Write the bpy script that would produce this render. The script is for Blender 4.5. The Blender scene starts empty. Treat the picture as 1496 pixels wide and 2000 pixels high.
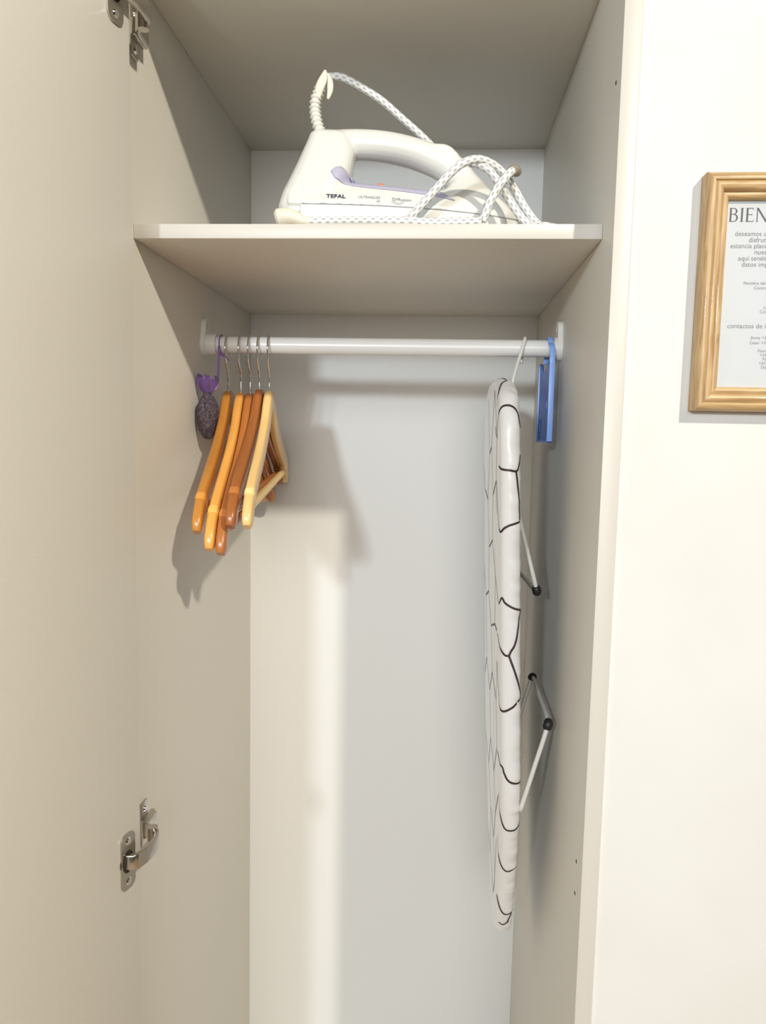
import bpy, bmesh, math, random
from mathutils import Vector, Matrix
from mathutils.bvhtree import BVHTree

scene = bpy.context.scene
col = scene.collection
random.seed(7)

# ------------------------------------------------------------------ camera
# world: x across the wardrobe (0..0.5), y into it, z up; the camera stands at z = 0
def make_camera():
    f, pitch, yaw, roll = 1474.79, -0.10225, 0.07149, 0.02008
    cy, sy, cp, sp = math.cos(yaw), math.sin(yaw), math.cos(pitch), math.sin(pitch)
    fw = Vector((-sy * cp, cy * cp, sp))
    r0 = Vector((cy, sy, 0))
    u0 = r0.cross(fw)
    c, s = math.cos(roll), math.sin(roll)
    rt = c * r0 + s * u0
    up = -s * r0 + c * u0
    cam = bpy.data.cameras.new('camera')
    cam.sensor_fit = 'VERTICAL'
    cam.sensor_height = 36.0
    cam.lens = f / 2000 * 36.0
    cam.clip_start = 0.02
    o = bpy.data.objects.new('camera', cam)
    col.objects.link(o)
    m = Matrix((rt, up, -fw)).transposed().to_4x4()
    m.translation = Vector((0.3364, -0.7708, -0.0054))
    o.matrix_world = m
    scene.camera = o
make_camera()

# ------------------------------------------------------------------ light
world = bpy.data.worlds.new('room_light')
scene.world = world
world.use_nodes = True
bg = world.node_tree.nodes['Background']
bg.inputs['Color'].default_value = (1.0, 0.93, 0.84, 1)
bg.inputs['Strength'].default_value = 0.035

def lamp(name, kind, loc, energy, colour, size, target=None):
    l = bpy.data.lights.new(name, kind)
    l.energy = energy
    l.color = colour
    if kind == 'AREA':
        l.shape = 'DISK'
        l.size = size
    else:
        l.shadow_soft_size = size
    o = bpy.data.objects.new(name, l)
    col.objects.link(o)
    o.location = loc
    if target:
        o.rotation_euler = (Vector(target) - Vector(loc)).to_track_quat('-Z', 'Y').to_euler()
    return o
# warm ceiling lamp of the room, to the right behind the camera; cool window / lamp straight behind
lamp('warm_ceiling_lamp', 'POINT', (1.90, -2.4, 1.85), 380, (1.0, 0.935, 0.785), 0.06)
lamp('cool_lamp', 'AREA', (-0.42, -2.6, 0.56), 36, (0.82, 0.93, 1.0), 0.19, (0.25, 0.3, -0.15))
lamp('soft_fill', 'AREA', (0.5, -5.0, 0.9), 104, (1.0, 0.965, 0.92), 2.2, (0.25, 0.3, 0.0))  # unseen fill added behind the camera to brighten the shaded back panel

vs = scene.view_settings
scene.display_settings.display_device = 'sRGB'
vs.view_transform = 'Standard'
vs.look = 'None'
vs.exposure = 0.0
vs.gamma = 1.0
vs.use_curve_mapping = False

# ------------------------------------------------------------------ materials
def mat(name, colour, rough=0.5, metal=0.0, spec=0.5, coat=0.0, bump=None, alpha=None, sheen=0.0, trans=0.0, sss=0.0):
    m = bpy.data.materials.new(name)
    m.use_nodes = True
    nt = m.node_tree
    b = nt.nodes['Principled BSDF']
    b.inputs['Base Color'].default_value = (*colour, 1)
    b.inputs['Roughness'].default_value = rough
    b.inputs['Metallic'].default_value = metal
    b.inputs['Specular IOR Level'].default_value = spec
    b.inputs['Coat Weight'].default_value = coat
    b.inputs['Sheen Weight'].default_value = sheen
    b.inputs['Transmission Weight'].default_value = trans
    b.inputs['Subsurface Weight'].default_value = sss
    if sss:
        b.inputs['Subsurface Scale'].default_value = 0.004
    if alpha is not None:
        b.inputs['Alpha'].default_value = alpha
    if bump:
        scale, strength, dist = bump
        tc = nt.nodes.new('ShaderNodeTexCoord')
        n = nt.nodes.new('ShaderNodeTexNoise')
        n.inputs['Scale'].default_value = scale
        n.inputs['Detail'].default_value = 4
        bp = nt.nodes.new('ShaderNodeBump')
        bp.inputs['Strength'].default_value = strength
        bp.inputs['Distance'].default_value = dist
        nt.links.new(tc.outputs['Object'], n.inputs['Vector'])
        nt.links.new(n.outputs['Fac'], bp.inputs['Height'])
        nt.links.new(bp.outputs['Normal'], b.inputs['Normal'])
    return m

def ramp_noise(m, c1, c2, scale, stretch=(1, 1, 1), detail=5, p1=0.35, p2=0.65, distortion=0.0, coord='Object'):
    nt = m.node_tree
    b = nt.nodes['Principled BSDF']
    tc = nt.nodes.new('ShaderNodeTexCoord')
    mp = nt.nodes.new('ShaderNodeMapping')
    mp.inputs['Scale'].default_value = stretch
    n = nt.nodes.new('ShaderNodeTexNoise')
    n.inputs['Scale'].default_value = scale
    n.inputs['Detail'].default_value = detail
    n.inputs['Distortion'].default_value = distortion
    r = nt.nodes.new('ShaderNodeValToRGB')
    r.color_ramp.elements[0].position = p1
    r.color_ramp.elements[0].color = (*c1, 1)
    r.color_ramp.elements[1].position = p2
    r.color_ramp.elements[1].color = (*c2, 1)
    nt.links.new(tc.outputs[coord], mp.inputs['Vector'])
    nt.links.new(mp.outputs['Vector'], n.inputs['Vector'])
    nt.links.new(n.outputs['Fac'], r.inputs['Fac'])
    nt.links.new(r.outputs['Color'], b.inputs['Base Color'])
    return m

M = {}
M['melamine'] = ramp_noise(mat('cream_melamine', (0.62, 0.583, 0.52), 0.42, bump=(600, 0.05, 0.0004)),
                           (0.685, 0.65, 0.585), (0.715, 0.68, 0.615), 900, detail=2)
M['edge_band'] = mat('cream_edge_band', (0.585, 0.555, 0.51), 0.4)
M['back'] = mat('white_hardboard', (0.74, 0.735, 0.72), 0.45, bump=(300, 0.04, 0.0004))
M['wall'] = ramp_noise(mat('white_wall_paint', (0.86, 0.84, 0.80), 0.9, bump=(180, 0.12, 0.001)),
                       (0.665, 0.655, 0.635), (0.695, 0.685, 0.67), 6)
M['floor'] = ramp_noise(mat('oak_floor', (0.4, 0.27, 0.15), 0.45), (0.30, 0.19, 0.10), (0.48, 0.33, 0.19), 3, (1, 14, 1))
M['white_plastic'] = mat('white_plastic', (0.74, 0.73, 0.70), 0.35)
M['rail'] = mat('white_lacquered_rail', (0.78, 0.77, 0.76), 0.3)
M['chrome'] = mat('polished_chrome', (0.78, 0.77, 0.76), 0.12, metal=1.0)
M['steel'] = mat('nickel_plated_steel', (0.56, 0.52, 0.47), 0.24, metal=1.0)
M['dark_hole'] = mat('dark_recess', (0.03, 0.025, 0.02), 0.8)
M['iron_shell'] = mat('iron_cream_shell', (0.67, 0.665, 0.635), 0.32, coat=0.15)
M['iron_skirt'] = mat('iron_white_skirt', (0.67, 0.668, 0.645), 0.34)
M['lilac'] = mat('lilac_grip_plastic', (0.40, 0.38, 0.50), 0.5)
M['ink'] = mat('dark_blue_print', (0.03, 0.03, 0.07), 0.6)
M['grey_ink'] = mat('grey_print', (0.20, 0.20, 0.24), 0.6)
M['paper_ink'] = mat('charcoal_print', (0.10, 0.10, 0.11), 0.8)
M['pale_ink'] = mat('pale_grey_print', (0.22, 0.22, 0.235), 0.8)
M['orange'] = mat('orange_lens', (0.80, 0.18, 0.05), 0.3)
M['soleplate'] = mat('brushed_soleplate', (0.55, 0.55, 0.56), 0.3, metal=1.0)
M['plug'] = mat('cream_plug_rubber', (0.70, 0.65, 0.55), 0.5)
M['pad'] = mat('ivory_satin_cover', (0.83, 0.805, 0.79), 0.30, sheen=0.3, bump=(17, 0.40, 0.005))
M['print'] = mat('dark_brown_print', (0.045, 0.022, 0.022), 0.5)
M['board'] = mat('grey_board_metal', (0.5, 0.5, 0.5), 0.5)
M['white_wire'] = mat('white_coated_wire', (0.72, 0.70, 0.66), 0.35)
M['rubber'] = mat('black_rubber', (0.012, 0.012, 0.012), 0.45)
M['blue'] = mat('blue_plastic', (0.05, 0.165, 0.58), 0.35)
M['blue_lit'] = mat('blue_plastic_lit', (0.24, 0.40, 0.86), 0.35)  # same blue plastic, lightened to paint in the light on rim and hook
M['purple'] = mat('purple_organza', (0.16, 0.07, 0.30), 0.6, sheen=0.4, alpha=0.8)
M['ribbon'] = mat('lilac_satin_ribbon', (0.27, 0.15, 0.40), 0.4)
M['paper'] = mat('white_paper', (0.55, 0.56, 0.575), 0.7)
def thin_glass():
    m = bpy.data.materials.new('picture_glass')
    m.use_nodes = True
    nt = m.node_tree
    nt.nodes.clear()
    out = nt.nodes.new('ShaderNodeOutputMaterial')
    mix = nt.nodes.new('ShaderNodeMixShader')
    fr = nt.nodes.new('ShaderNodeFresnel')
    fr.inputs['IOR'].default_value = 1.3
    tr = nt.nodes.new('ShaderNodeBsdfTransparent')
    gl = nt.nodes.new('ShaderNodeBsdfGlossy')
    gl.inputs['Roughness'].default_value = 0.03
    nt.links.new(fr.outputs[0], mix.inputs[0])
    nt.links.new(tr.outputs[0], mix.inputs[1])
    nt.links.new(gl.outputs[0], mix.inputs[2])
    nt.links.new(mix.outputs[0], out.inputs[0])
    return m
M['glass'] = thin_glass()

# lavender pouch: speckled dried flowers seen through dark net
M['pouch'] = ramp_noise(mat('lavender_in_net', (0.06, 0.05, 0.07), 0.8, bump=(260, 0.8, 0.003)),
                        (0.028, 0.02, 0.042), (0.17, 0.125, 0.14), 330, detail=3, p1=0.36, p2=0.72)

# cord sleeve: white braid with short grey dashes
def cord_material():
    m = mat('braided_cord_sleeve', (0.8, 0.8, 0.78), 0.75)
    nt = m.node_tree
    b = nt.nodes['Principled BSDF']
    uv = nt.nodes.new('ShaderNodeTexCoord')
    mp = nt.nodes.new('ShaderNodeMapping')
    mp.inputs['Scale'].default_value = (1.0, 1.0, 1)
    br = nt.nodes.new('ShaderNodeTexBrick')
    br.inputs['Scale'].default_value = 1.0
    br.inputs['Brick Width'].default_value = 0.0105
    br.inputs['Row Height'].default_value = 0.167
    br.inputs['Mortar Size'].default_value = 0.0
    br.inputs['Color1'].default_value = (0.80, 0.80, 0.78, 1)
    br.inputs['Color2'].default_value = (0.80, 0.80, 0.78, 1)
    # dashes: fract(v / 0.0095 + row offset) < 0.38
    sep = nt.nodes.new('ShaderNodeSeparateXYZ')
    def math_node(op, a=None, bval=None):
        n = nt.nodes.new('ShaderNodeMath')
        n.operation = op
        if bval is not None:
            n.inputs[1].default_value = bval
        if a is not None:
            nt.links.new(a, n.inputs[0])
        return n
    nt.links.new(uv.outputs['UV'], sep.inputs['Vector'])
    row = math_node('FLOOR', math_node('MULTIPLY', sep.outputs['Y'], 8.0).outputs[0])
    off = math_node('MULTIPLY', row.outputs[0], 0.5)
    ln = math_node('DIVIDE', sep.outputs['X'], 0.0088)
    add = nt.nodes.new('ShaderNodeMath')
    add.operation = 'ADD'
    nt.links.new(ln.outputs[0], add.inputs[0])
    nt.links.new(off.outputs[0], add.inputs[1])
    fr = math_node('FRACT', add.outputs[0])
    lt = math_node('LESS_THAN', fr.outputs[0], 0.46)
    rowf = math_node('FRACT', math_node('MULTIPLY', sep.outputs['Y'], 8.0).outputs[0])
    lt2 = math_node('LESS_THAN', rowf.outputs[0], 0.5)
    both = nt.nodes.new('ShaderNodeMath')
    both.operation = 'MULTIPLY'
    nt.links.new(lt.outputs[0], both.inputs[0])
    nt.links.new(lt2.outputs[0], both.inputs[1])
    mix = nt.nodes.new('ShaderNodeMixRGB')
    mix.inputs['Color1'].default_value = (0.72, 0.72, 0.70, 1)
    mix.inputs['Color2'].default_value = (0.37, 0.37, 0.40, 1)
    nt.links.new(both.outputs[0], mix.inputs['Fac'])
    nt.links.new(mix.outputs['Color'], b.inputs['Base Color'])
    nt.nodes.remove(br)
    nt.nodes.remove(mp)
    return m
M['cord'] = cord_material()

def wood(name, dark, light, rough=0.35, coat=0.25, stretch=(60, 4, 4), scale=1.2, p1=0.3, p2=0.7):
    m = mat(name, light, rough, coat=coat)
    return ramp_noise(m, dark, light, scale, stretch, detail=6, p1=p1, p2=p2, distortion=0.6, coord='UV')
M['oak'] = wood('oak_frame_wood', (0.36, 0.21, 0.085), (0.58, 0.40, 0.20), 0.4, 0.1, (3, 46, 1), 7, 0.32, 0.66)

# ------------------------------------------------------------------ mesh helpers
def link(name, me, material, parent=None, smooth=False, origin=None):
    o = bpy.data.objects.new(name, me)
    col.objects.link(o)
    if material is not None:
        mats = material if isinstance(material, (list, tuple)) else [material]
        for mm in mats:
            me.materials.append(mm)
    if smooth:
        for p in me.polygons:
            p.use_smooth = True
    if parent is not None:
        o.parent = parent
    return o

def world_loc(o):
    v = Vector(o.location)
    while o.parent:
        o = o.parent
        v += Vector(o.location)
    return v

def mesh_obj(name, verts, faces, material, parent=None, smooth=False, uvs=None, local=False, angle=None):
    """verts in world coordinates unless local; parents here are Empties / meshes without rotation."""
    off = Vector((0, 0, 0))
    if parent is not None and not local:
        off = world_loc(parent)
    me = bpy.data.meshes.new(name)
    me.from_pydata([tuple(Vector(v) - off) for v in verts], [], faces)
    if uvs is not None:
        ul = me.uv_layers.new(name='UVMap')
        for p in me.polygons:
            for li, vi in zip(p.loop_indices, p.vertices):
                ul.data[li].uv = uvs[vi]
    bm = bmesh.new()
    bm.from_mesh(me)
    bmesh.ops.recalc_face_normals(bm, faces=bm.faces)
    bm.to_mesh(me)
    bm.free()
    o = link(name, me, material, parent, smooth)
    if angle is not None:
        me.shade_smooth() if hasattr(me, 'shade_smooth') else None
        for p in me.polygons:
            p.use_smooth = True
        me.set_sharp_from_angle(angle=math.radians(angle))
    return o

def bm_obj(name, bm, material, parent=None, smooth=False, angle=None, local=False):
    if parent is not None and not local:
        bmesh.ops.translate(bm, verts=bm.verts, vec=-world_loc(parent))
    me = bpy.data.meshes.new(name)
    bmesh.ops.recalc_face_normals(bm, faces=bm.faces)
    bm.to_mesh(me)
    bm.free()
    o = link(name, me, material, parent, smooth)
    if angle is not None:
        for p in me.polygons:
            p.use_smooth = True
        me.set_sharp_from_angle(angle=math.radians(angle))
    return o

def add_box(bm, a, b, bevel=0.0, seg=2):
    r = bmesh.ops.create_cube(bm, size=1.0)
    c = [(a[i] + b[i]) / 2 for i in range(3)]
    s = [abs(b[i] - a[i]) for i in range(3)]
    for v in r['verts']:
        v.co = Vector((v.co.x * s[0] + c[0], v.co.y * s[1] + c[1], v.co.z * s[2] + c[2]))
    if bevel:
        es = list({e for v in r['verts'] for e in v.link_edges})
        bmesh.ops.bevel(bm, geom=es, offset=bevel, segments=seg, affect='EDGES', profile=0.5)
    return r['verts']

def box(name, a, b, material, parent=None, bevel=0.0006, seg=2):
    bm = bmesh.new()
    add_box(bm, a, b, bevel, seg)
    return bm_obj(name, bm, material, parent, angle=40)

def add_cyl(bm, p, q, r, r2=None, n=24, caps=True):
    p, q = Vector(p), Vector(q)
    d = q - p
    res = bmesh.ops.create_cone(bm, cap_ends=caps, segments=n, radius1=r, radius2=r if r2 is None else r2, depth=d.length)
    m = d.to_track_quat('Z', 'Y').to_matrix().to_4x4()
    m.translation = (p + q) / 2
    bmesh.ops.transform(bm, matrix=m, verts=res['verts'])
    return res['verts']

def smooth_path(pts, per=8):
    """Catmull-Rom through the points."""
    P = [Vector(p) for p in pts]
    out = []
    for i in range(len(P) - 1):
        p0 = P[i - 1] if i else P[0] * 2 - P[1]
        p1, p2 = P[i], P[i + 1]
        p3 = P[i + 2] if i + 2 < len(P) else P[-1] * 2 - P[-2]
        for k in range(per):
            t = k / per
            out.append(0.5 * ((2 * p1) + (p2 - p0) * t + (2 * p0 - 5 * p1 + 4 * p2 - p3) * t * t + (3 * p1 - p0 - 3 * p2 + p3) * t ** 3))
    out.append(P[-1])
    return out

def sweep(path, section, up=(0, 0, 1), fixed_up=False):
    """section(i, s) -> list of (a, b) offsets, a along side, b along up. Returns verts, faces, uvs."""
    P = [Vector(p) for p in path]
    n = len(P)
    verts, faces, uvs = [], [], []
    T = []
    for i in range(n):
        t = P[min(i + 1, n - 1)] - P[max(i - 1, 0)]
        T.append(t.normalized())
    u = Vector(up)
    if abs(u.dot(T[0])) > 0.95:
        u = Vector((1, 0, 0))
    u = (u - T[0] * u.dot(T[0])).normalized()
    s = 0.0
    k = 0
    for i in range(n):
        if i:
            s += (P[i] - P[i - 1]).length
            if fixed_up:
                u = Vector(up)
            u = (u - T[i] * u.dot(T[i]))
            u.normalize()
        side = T[i].cross(u)
        sec = section(i, s)
        k = len(sec)
        for j, (a, b) in enumerate(sec):
            verts.append(P[i] + side * a + u * b)
            uvs.append((s, j / k))
    for i in range(n - 1):
        for j in range(k):
            a = i * k + j
            b = i * k + (j + 1) % k
            faces.append((a, b, b + k, a + k))
    faces.append(tuple(range(k))[::-1])
    faces.append(tuple(range((n - 1) * k, n * k)))
    return verts, faces, uvs

def circle(r, k=10, r2=None):
    r2 = r if r2 is None else r2
    return [(r * math.cos(2 * math.pi * j / k), r2 * math.sin(2 * math.pi * j / k)) for j in range(k)]

def round_rect(w, h, c=0.35, seg=3):
    r = min(w, h) * c
    pts = []
    for cx, cy, a0 in ((w / 2 - r, h / 2 - r, 0), (-w / 2 + r, h / 2 - r, 90), (-w / 2 + r, -h / 2 + r, 180), (w / 2 - r, -h / 2 + r, 270)):
        for i in range(seg + 1):
            a = math.radians(a0 + 90 * i / seg)
            pts.append((cx + r * math.cos(a), cy + r * math.sin(a)))
    return pts

def tube(name, pts, r, material, parent=None, per=8, k=10, smooth=True, local=False, path=None):
    p = path or (smooth_path(pts, per) if per > 1 else [Vector(q) for q in pts])
    rf = r if callable(r) else (lambda i, s: r)
    v, f, uv = sweep(p, lambda i, s: circle(rf(i, s), k))
    # keep the seam tidy: the last row's texture coordinate runs on to 1 by duplicating the first column
    return mesh_obj(name, v, f, material, parent, smooth, uv, local)

def uv_tube(name, path, r, material, parent=None, k=12, local=False):
    """Tube whose texture coordinates run 0..1 around and in metres along."""
    v, f, uv = sweep(path, lambda i, s: circle(r, k))
    n = len(path)
    o = mesh_obj(name, v, f, material, parent, True, uv, local)
    me = o.data
    ul = me.uv_layers[0].data
    for p in me.polygons:
        if len(p.vertices) == 4:
            js = [vi % k for vi in p.vertices]
            if 0 in js and k - 1 in js:
                for li, j in zip(p.loop_indices, js):
                    if j == 0:
                        ul[li].uv[1] = 1.0
    return o

def polygon_prism(bm, outer, holes, to3d, depth_vec, mat_index=0):
    """Extruded flat polygon with holes. outer/holes: 2-D point lists; to3d maps a 2-D point to 3-D."""
    loops = [outer] + list(holes)
    es = []
    for lp in loops:
        vsx = [bm.verts.new(to3d(p)) for p in lp]
        for i in range(len(vsx)):
            es.append(bm.edges.new((vsx[i], vsx[(i + 1) % len(vsx)])))
    r = bmesh.ops.triangle_fill(bm, use_beauty=True, use_dissolve=False, edges=es)
    fs = [g for g in r['geom'] if isinstance(g, bmesh.types.BMFace)]
    ex = bmesh.ops.extrude_face_region(bm, geom=fs)
    bmesh.ops.translate(bm, verts=[g for g in ex['geom'] if isinstance(g, bmesh.types.BMVert)], vec=Vector(depth_vec))

def thing(name, label, cat, loc=(0, 0, 0), group=None):
    o = bpy.data.objects.new(name, None)
    o.empty_display_size = 0.05
    col.objects.link(o)
    o.location = loc
    o['label'] = label
    o['category'] = cat
    if group:
        o['group'] = group
    return o

def structure(o):
    o['kind'] = 'structure'
    return o

def text_mesh(body, size, align='LEFT', bold=0.0):
    """Outline of a line of writing as a mesh in the xy plane."""
    c = bpy.data.curves.new('writing', 'FONT')
    c.body = body
    c.size = size
    c.align_x = align
    c.resolution_u = 3
    c.offset = bold
    t = bpy.data.objects.new('writing', c)
    col.objects.link(t)
    bpy.context.view_layer.update()
    me = bpy.data.meshes.new_from_object(t.evaluated_get(bpy.context.evaluated_depsgraph_get()))
    bpy.data.objects.remove(t)
    bpy.data.curves.remove(c)
    return me

W, D, ZS, ZC = 0.5, 0.569, 0.2008, 0.4772
SHELF_Y, SHELF_T = 0.0516, 0.0153
ZSHELF = ZS + SHELF_T
ZFLOOR = -1.34
PT = 0.0172                                     # board thickness

# ------------------------------------------------------------------ setting: walls round the built-in wardrobe, floor
WALL_Y = 0.009
fl = box('floor', (-1.6, -1.6, ZFLOOR - 0.03), (2.2, 0.62, ZFLOOR), M['floor'], None, 0)
structure(fl)
structure(box('wall_right', (W + PT + 0.0006, WALL_Y, ZFLOOR), (2.2, WALL_Y + 0.59, 1.5), M['wall'], None, 0))
structure(box('wall_left', (-1.6, WALL_Y, ZFLOOR), (-PT - 0.0006, WALL_Y + 0.59, 1.5), M['wall'], None, 0))
structure(box('wall_back', (-PT - 0.0006, WALL_Y, ZC + PT + 0.0006), (W + PT + 0.0006, WALL_Y + 0.59, 1.5), M['wall'], None, 0))

# ------------------------------------------------------------------ wardrobe
ward = thing('wardrobe', 'tall cream wardrobe with open left door, one shelf and a white clothes rail', 'wardrobe', (W / 2, D / 2, ZFLOOR))
ZB = ZFLOOR + 0.08

def panel_with_lip(name, x0, x1):
    bm = bmesh.new()
    add_box(bm, (x0, 0, ZFLOOR), (x1, D + 0.006, ZC + PT), 0.0007, 2)
    o = bm_obj(name, bm, [M['melamine'], M['edge_band']], ward, angle=40)
    for p in o.data.polygons:
        if p.normal.y < -0.7:
            p.material_index = 1
    return o
panel_with_lip('side_panel', -PT, 0)
rp = panel_with_lip('side_panel', W, W + PT)
def banded(name, a, b, parent=None):
    o = box(name, a, b, [M['melamine'], M['edge_band']], parent or ward, 0.0007)
    for p in o.data.polygons:
        if p.normal.y < -0.7:
            p.material_index = 1
    return o
banded('top_panel', (0, 0, ZC), (W, D + 0.006, ZC + PT))
banded('bottom_panel', (0, 0.002, ZB), (W, D, ZB + PT))
banded('plinth', (0, 0.03, ZFLOOR), (W, 0.046, ZB))
box('back_panel', (0, D, ZB), (W, D + 0.006, ZC), M['back'], ward, 0)
banded('shelf', (0.0003, SHELF_Y, ZS), (W - 0.0003, D, ZSHELF))
# peg holes in the right side panel
for (y, z) in ((0.0217, 0.3415), (0.030, -0.468), (0.030, -0.505)):
    bm = bmesh.new()
    add_cyl(bm, (W - 0.0004, y, z), (W + 0.002, y, z), 0.0021, n=12)
    bm_obj('peg_hole', bm, M['dark_hole'], ward)

# clothes rail with its two end brackets
ROD_Y, ROD_Z, ROD_R = 0.297, 0.1162, 0.0116
bm = bmesh.new()
add_cyl(bm, (0.002, ROD_Y, ROD_Z), (W - 0.002, ROD_Y, ROD_Z), ROD_R, n=40)
rail = bm_obj('clothes_rail', bm, M['rail'], ward, angle=40)
def bracket(x, s, cup):
    """s = +1 on the left panel, -1 on the right one: a cup round the rod and a screw tab above it."""
    bm = bmesh.new()
    out = []
    for i in range(17):                            # plate outline: half round bottom, narrow round tab on top
        a = math.pi + math.pi * i / 16
        out.append((ROD_Y + 0.0172 * math.cos(a), ROD_Z + 0.0172 * math.sin(a)))
    out += [(ROD_Y + 0.0165, ROD_Z + 0.006), (ROD_Y + 0.0125, ROD_Z + 0.014)]
    for i in range(13):
        a = math.pi * i / 12
        out.append((ROD_Y + 0.0105 * math.cos(a), ROD_Z + 0.026 + 0.0105 * math.sin(a)))
    out += [(ROD_Y - 0.0125, ROD_Z + 0.014), (ROD_Y - 0.0165, ROD_Z + 0.006)]
    hole = [(ROD_Y + 0.0034 * math.cos(2 * math.pi * i / 14), ROD_Z + 0.0265 + 0.0050 * math.sin(2 * math.pi * i / 14)) for i in range(14)]
    polygon_prism(bm, out, [hole], lambda p: (x, p[0], p[1]), (s * 0.0065, 0, 0))
    n = 32
    for (r0, xa, xb) in ((0.0158, 0.004, cup), ):
        ring = []
        for xx, rr in ((xa, r0), (xb, r0 - 0.0006), (xb, ROD_R - 0.0002), (xa, ROD_R - 0.0002)):
            ring.append([bm.verts.new((x + s * xx, ROD_Y + rr * math.cos(2 * math.pi * i / n), ROD_Z + rr * math.sin(2 * math.pi * i / n))) for i in range(n)])
        for k in range(4):
            A, B = ring[k], ring[(k + 1) % 4]
            for i in range(n):
                bm.faces.new((A[i], A[(i + 1) % n], B[(i + 1) % n], B[i]))
    return bm_obj('rail_bracket', bm, M['white_plastic'], rail, angle=35)
bracket(0.0, 1, 0.0205)
bracket(W, -1, 0.0105)

# ------------------------------------------------------------------ door and hinges
DOOR_A = math.radians(13.0)
DH = Vector((0.0206, -0.0012, 0))
d_dir = Vector((-math.sin(DOOR_A), -math.cos(DOOR_A), 0))       # along the open door, away from the hinge
d_out = Vector((-math.cos(DOOR_A), math.sin(DOOR_A), 0))        # through the door's thickness
DOOR_W, DOOR_T = 0.515, 0.0172
bm = bmesh.new()
vv = add_box(bm, (0, 0, ZFLOOR + 0.05), (DOOR_W, DOOR_T, ZC + PT - 0.003), 0.0008, 2)
for v in bm.verts:
    v.co = DH + d_dir * v.co.x + d_out * v.co.y + Vector((0, 0, v.co.z))
door = bm_obj('door', bm, M['melamine'], ward, angle=40)
def door_pt(d, t, z):
    return DH + d_dir * d - d_out * t + Vector((0, 0, z))       # t: height above the inner face

def hinge(zc):
    # cup flange on the door
    bm = bmesh.new()
    out = []
    for (cx, cz) in ((0.0, 0.026), (0.0, -0.026)):
        pass
    hw, hl, rr = 0.0118, 0.0315, 0.0085
    for (cx, cz, a0) in ((hw - rr, hl - rr, 0), (-hw + rr, hl - rr, 90), (-hw + rr, -hl + rr, 180), (hw - rr, -hl + rr, 270)):
        for i in range(6):
            a = math.radians(a0 + 90 * i / 5)
            out.append((0.0235 + cx + rr * math.cos(a), zc + cz + rr * math.sin(a)))
    hole = [(0.0245 + 0.0095 * math.cos(2 * math.pi * i / 20), zc + 0.0125 * math.sin(2 * math.pi * i / 20)) for i in range(20)]
    polygon_prism(bm, out, [hole], lambda p: door_pt(p[0], 0.0002, p[1]), -d_out * 0.0016)
    h = bm_obj('hinge', bm, M['steel'], ward, angle=35)
    # the dark sunk cup inside the flange
    bm = bmesh.new()
    p = door_pt(0.0245, 0.0005, zc)
    add_cyl(bm, p, p - d_out * 0.0003, 0.0119, n=20)
    bm_obj('hinge_cup', bm, M['dark_hole'], h)
    for dz in (0.0225, -0.0225):
        bm = bmesh.new()
        p = door_pt(0.0235, 0.0016, zc + dz)
        add_cyl(bm, p, p - d_out * 0.0016, 0.0046, 0.0032, n=16)
        bm_obj('screw', bm, M['chrome'], h, angle=40)
    # arm: out of the cup, over the panel edge and back to the mounting plate inside the wardrobe
    pts = [door_pt(0.026, -0.003, 0), door_pt(0.023, 0.008, 0), door_pt(0.014, 0.0110, 0), door_pt(0.003, 0.0115, 0),
           Vector((0.0325, 0.012, 0)), Vector((0.0295, 0.025, 0)), Vector((0.020, 0.0325, 0)), Vector((0.0125, 0.041, 0)), Vector((0.0105, 0.068, 0))]
    path = [q + Vector((0, 0, zc)) for q in smooth_path(pts, 5)]
    v, f, uv = sweep(path, lambda i, s: round_rect(0.0060, 0.0175, 0.3), up=(0, 0, 1), fixed_up=True)
    mesh_obj('hinge_arm', v, f, M['steel'], h, angle=40)
    bm = bmesh.new()
    add_cyl(bm, (0.0235, 0.0270, zc - 0.0115), (0.0235, 0.0270, zc + 0.0115), 0.0060, n=20)
    bm_obj('hinge_knuckle', bm, M['steel'], h, angle=40)
    bm = bmesh.new()
    add_box(bm, (0.0, 0.046, zc - 0.026), (0.0035, 0.064, zc + 0.026), 0.001)
    add_box(bm, (0.0035, 0.040, zc - 0.0085), (0.010, 0.074, zc + 0.0085), 0.0012)
    bm_obj('mounting_plate', bm, M['steel'], h, angle=40)
    for dz in (0.0175, -0.0175):
        bm = bmesh.new()
        add_cyl(bm, (0.0035, 0.055, zc + dz), (0.0055, 0.055, zc + dz), 0.0045, 0.0035, n=16)
        bm_obj('screw', bm, M['chrome'], h, angle=40)
hinge(0.413)
hinge(-0.466)

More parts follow.
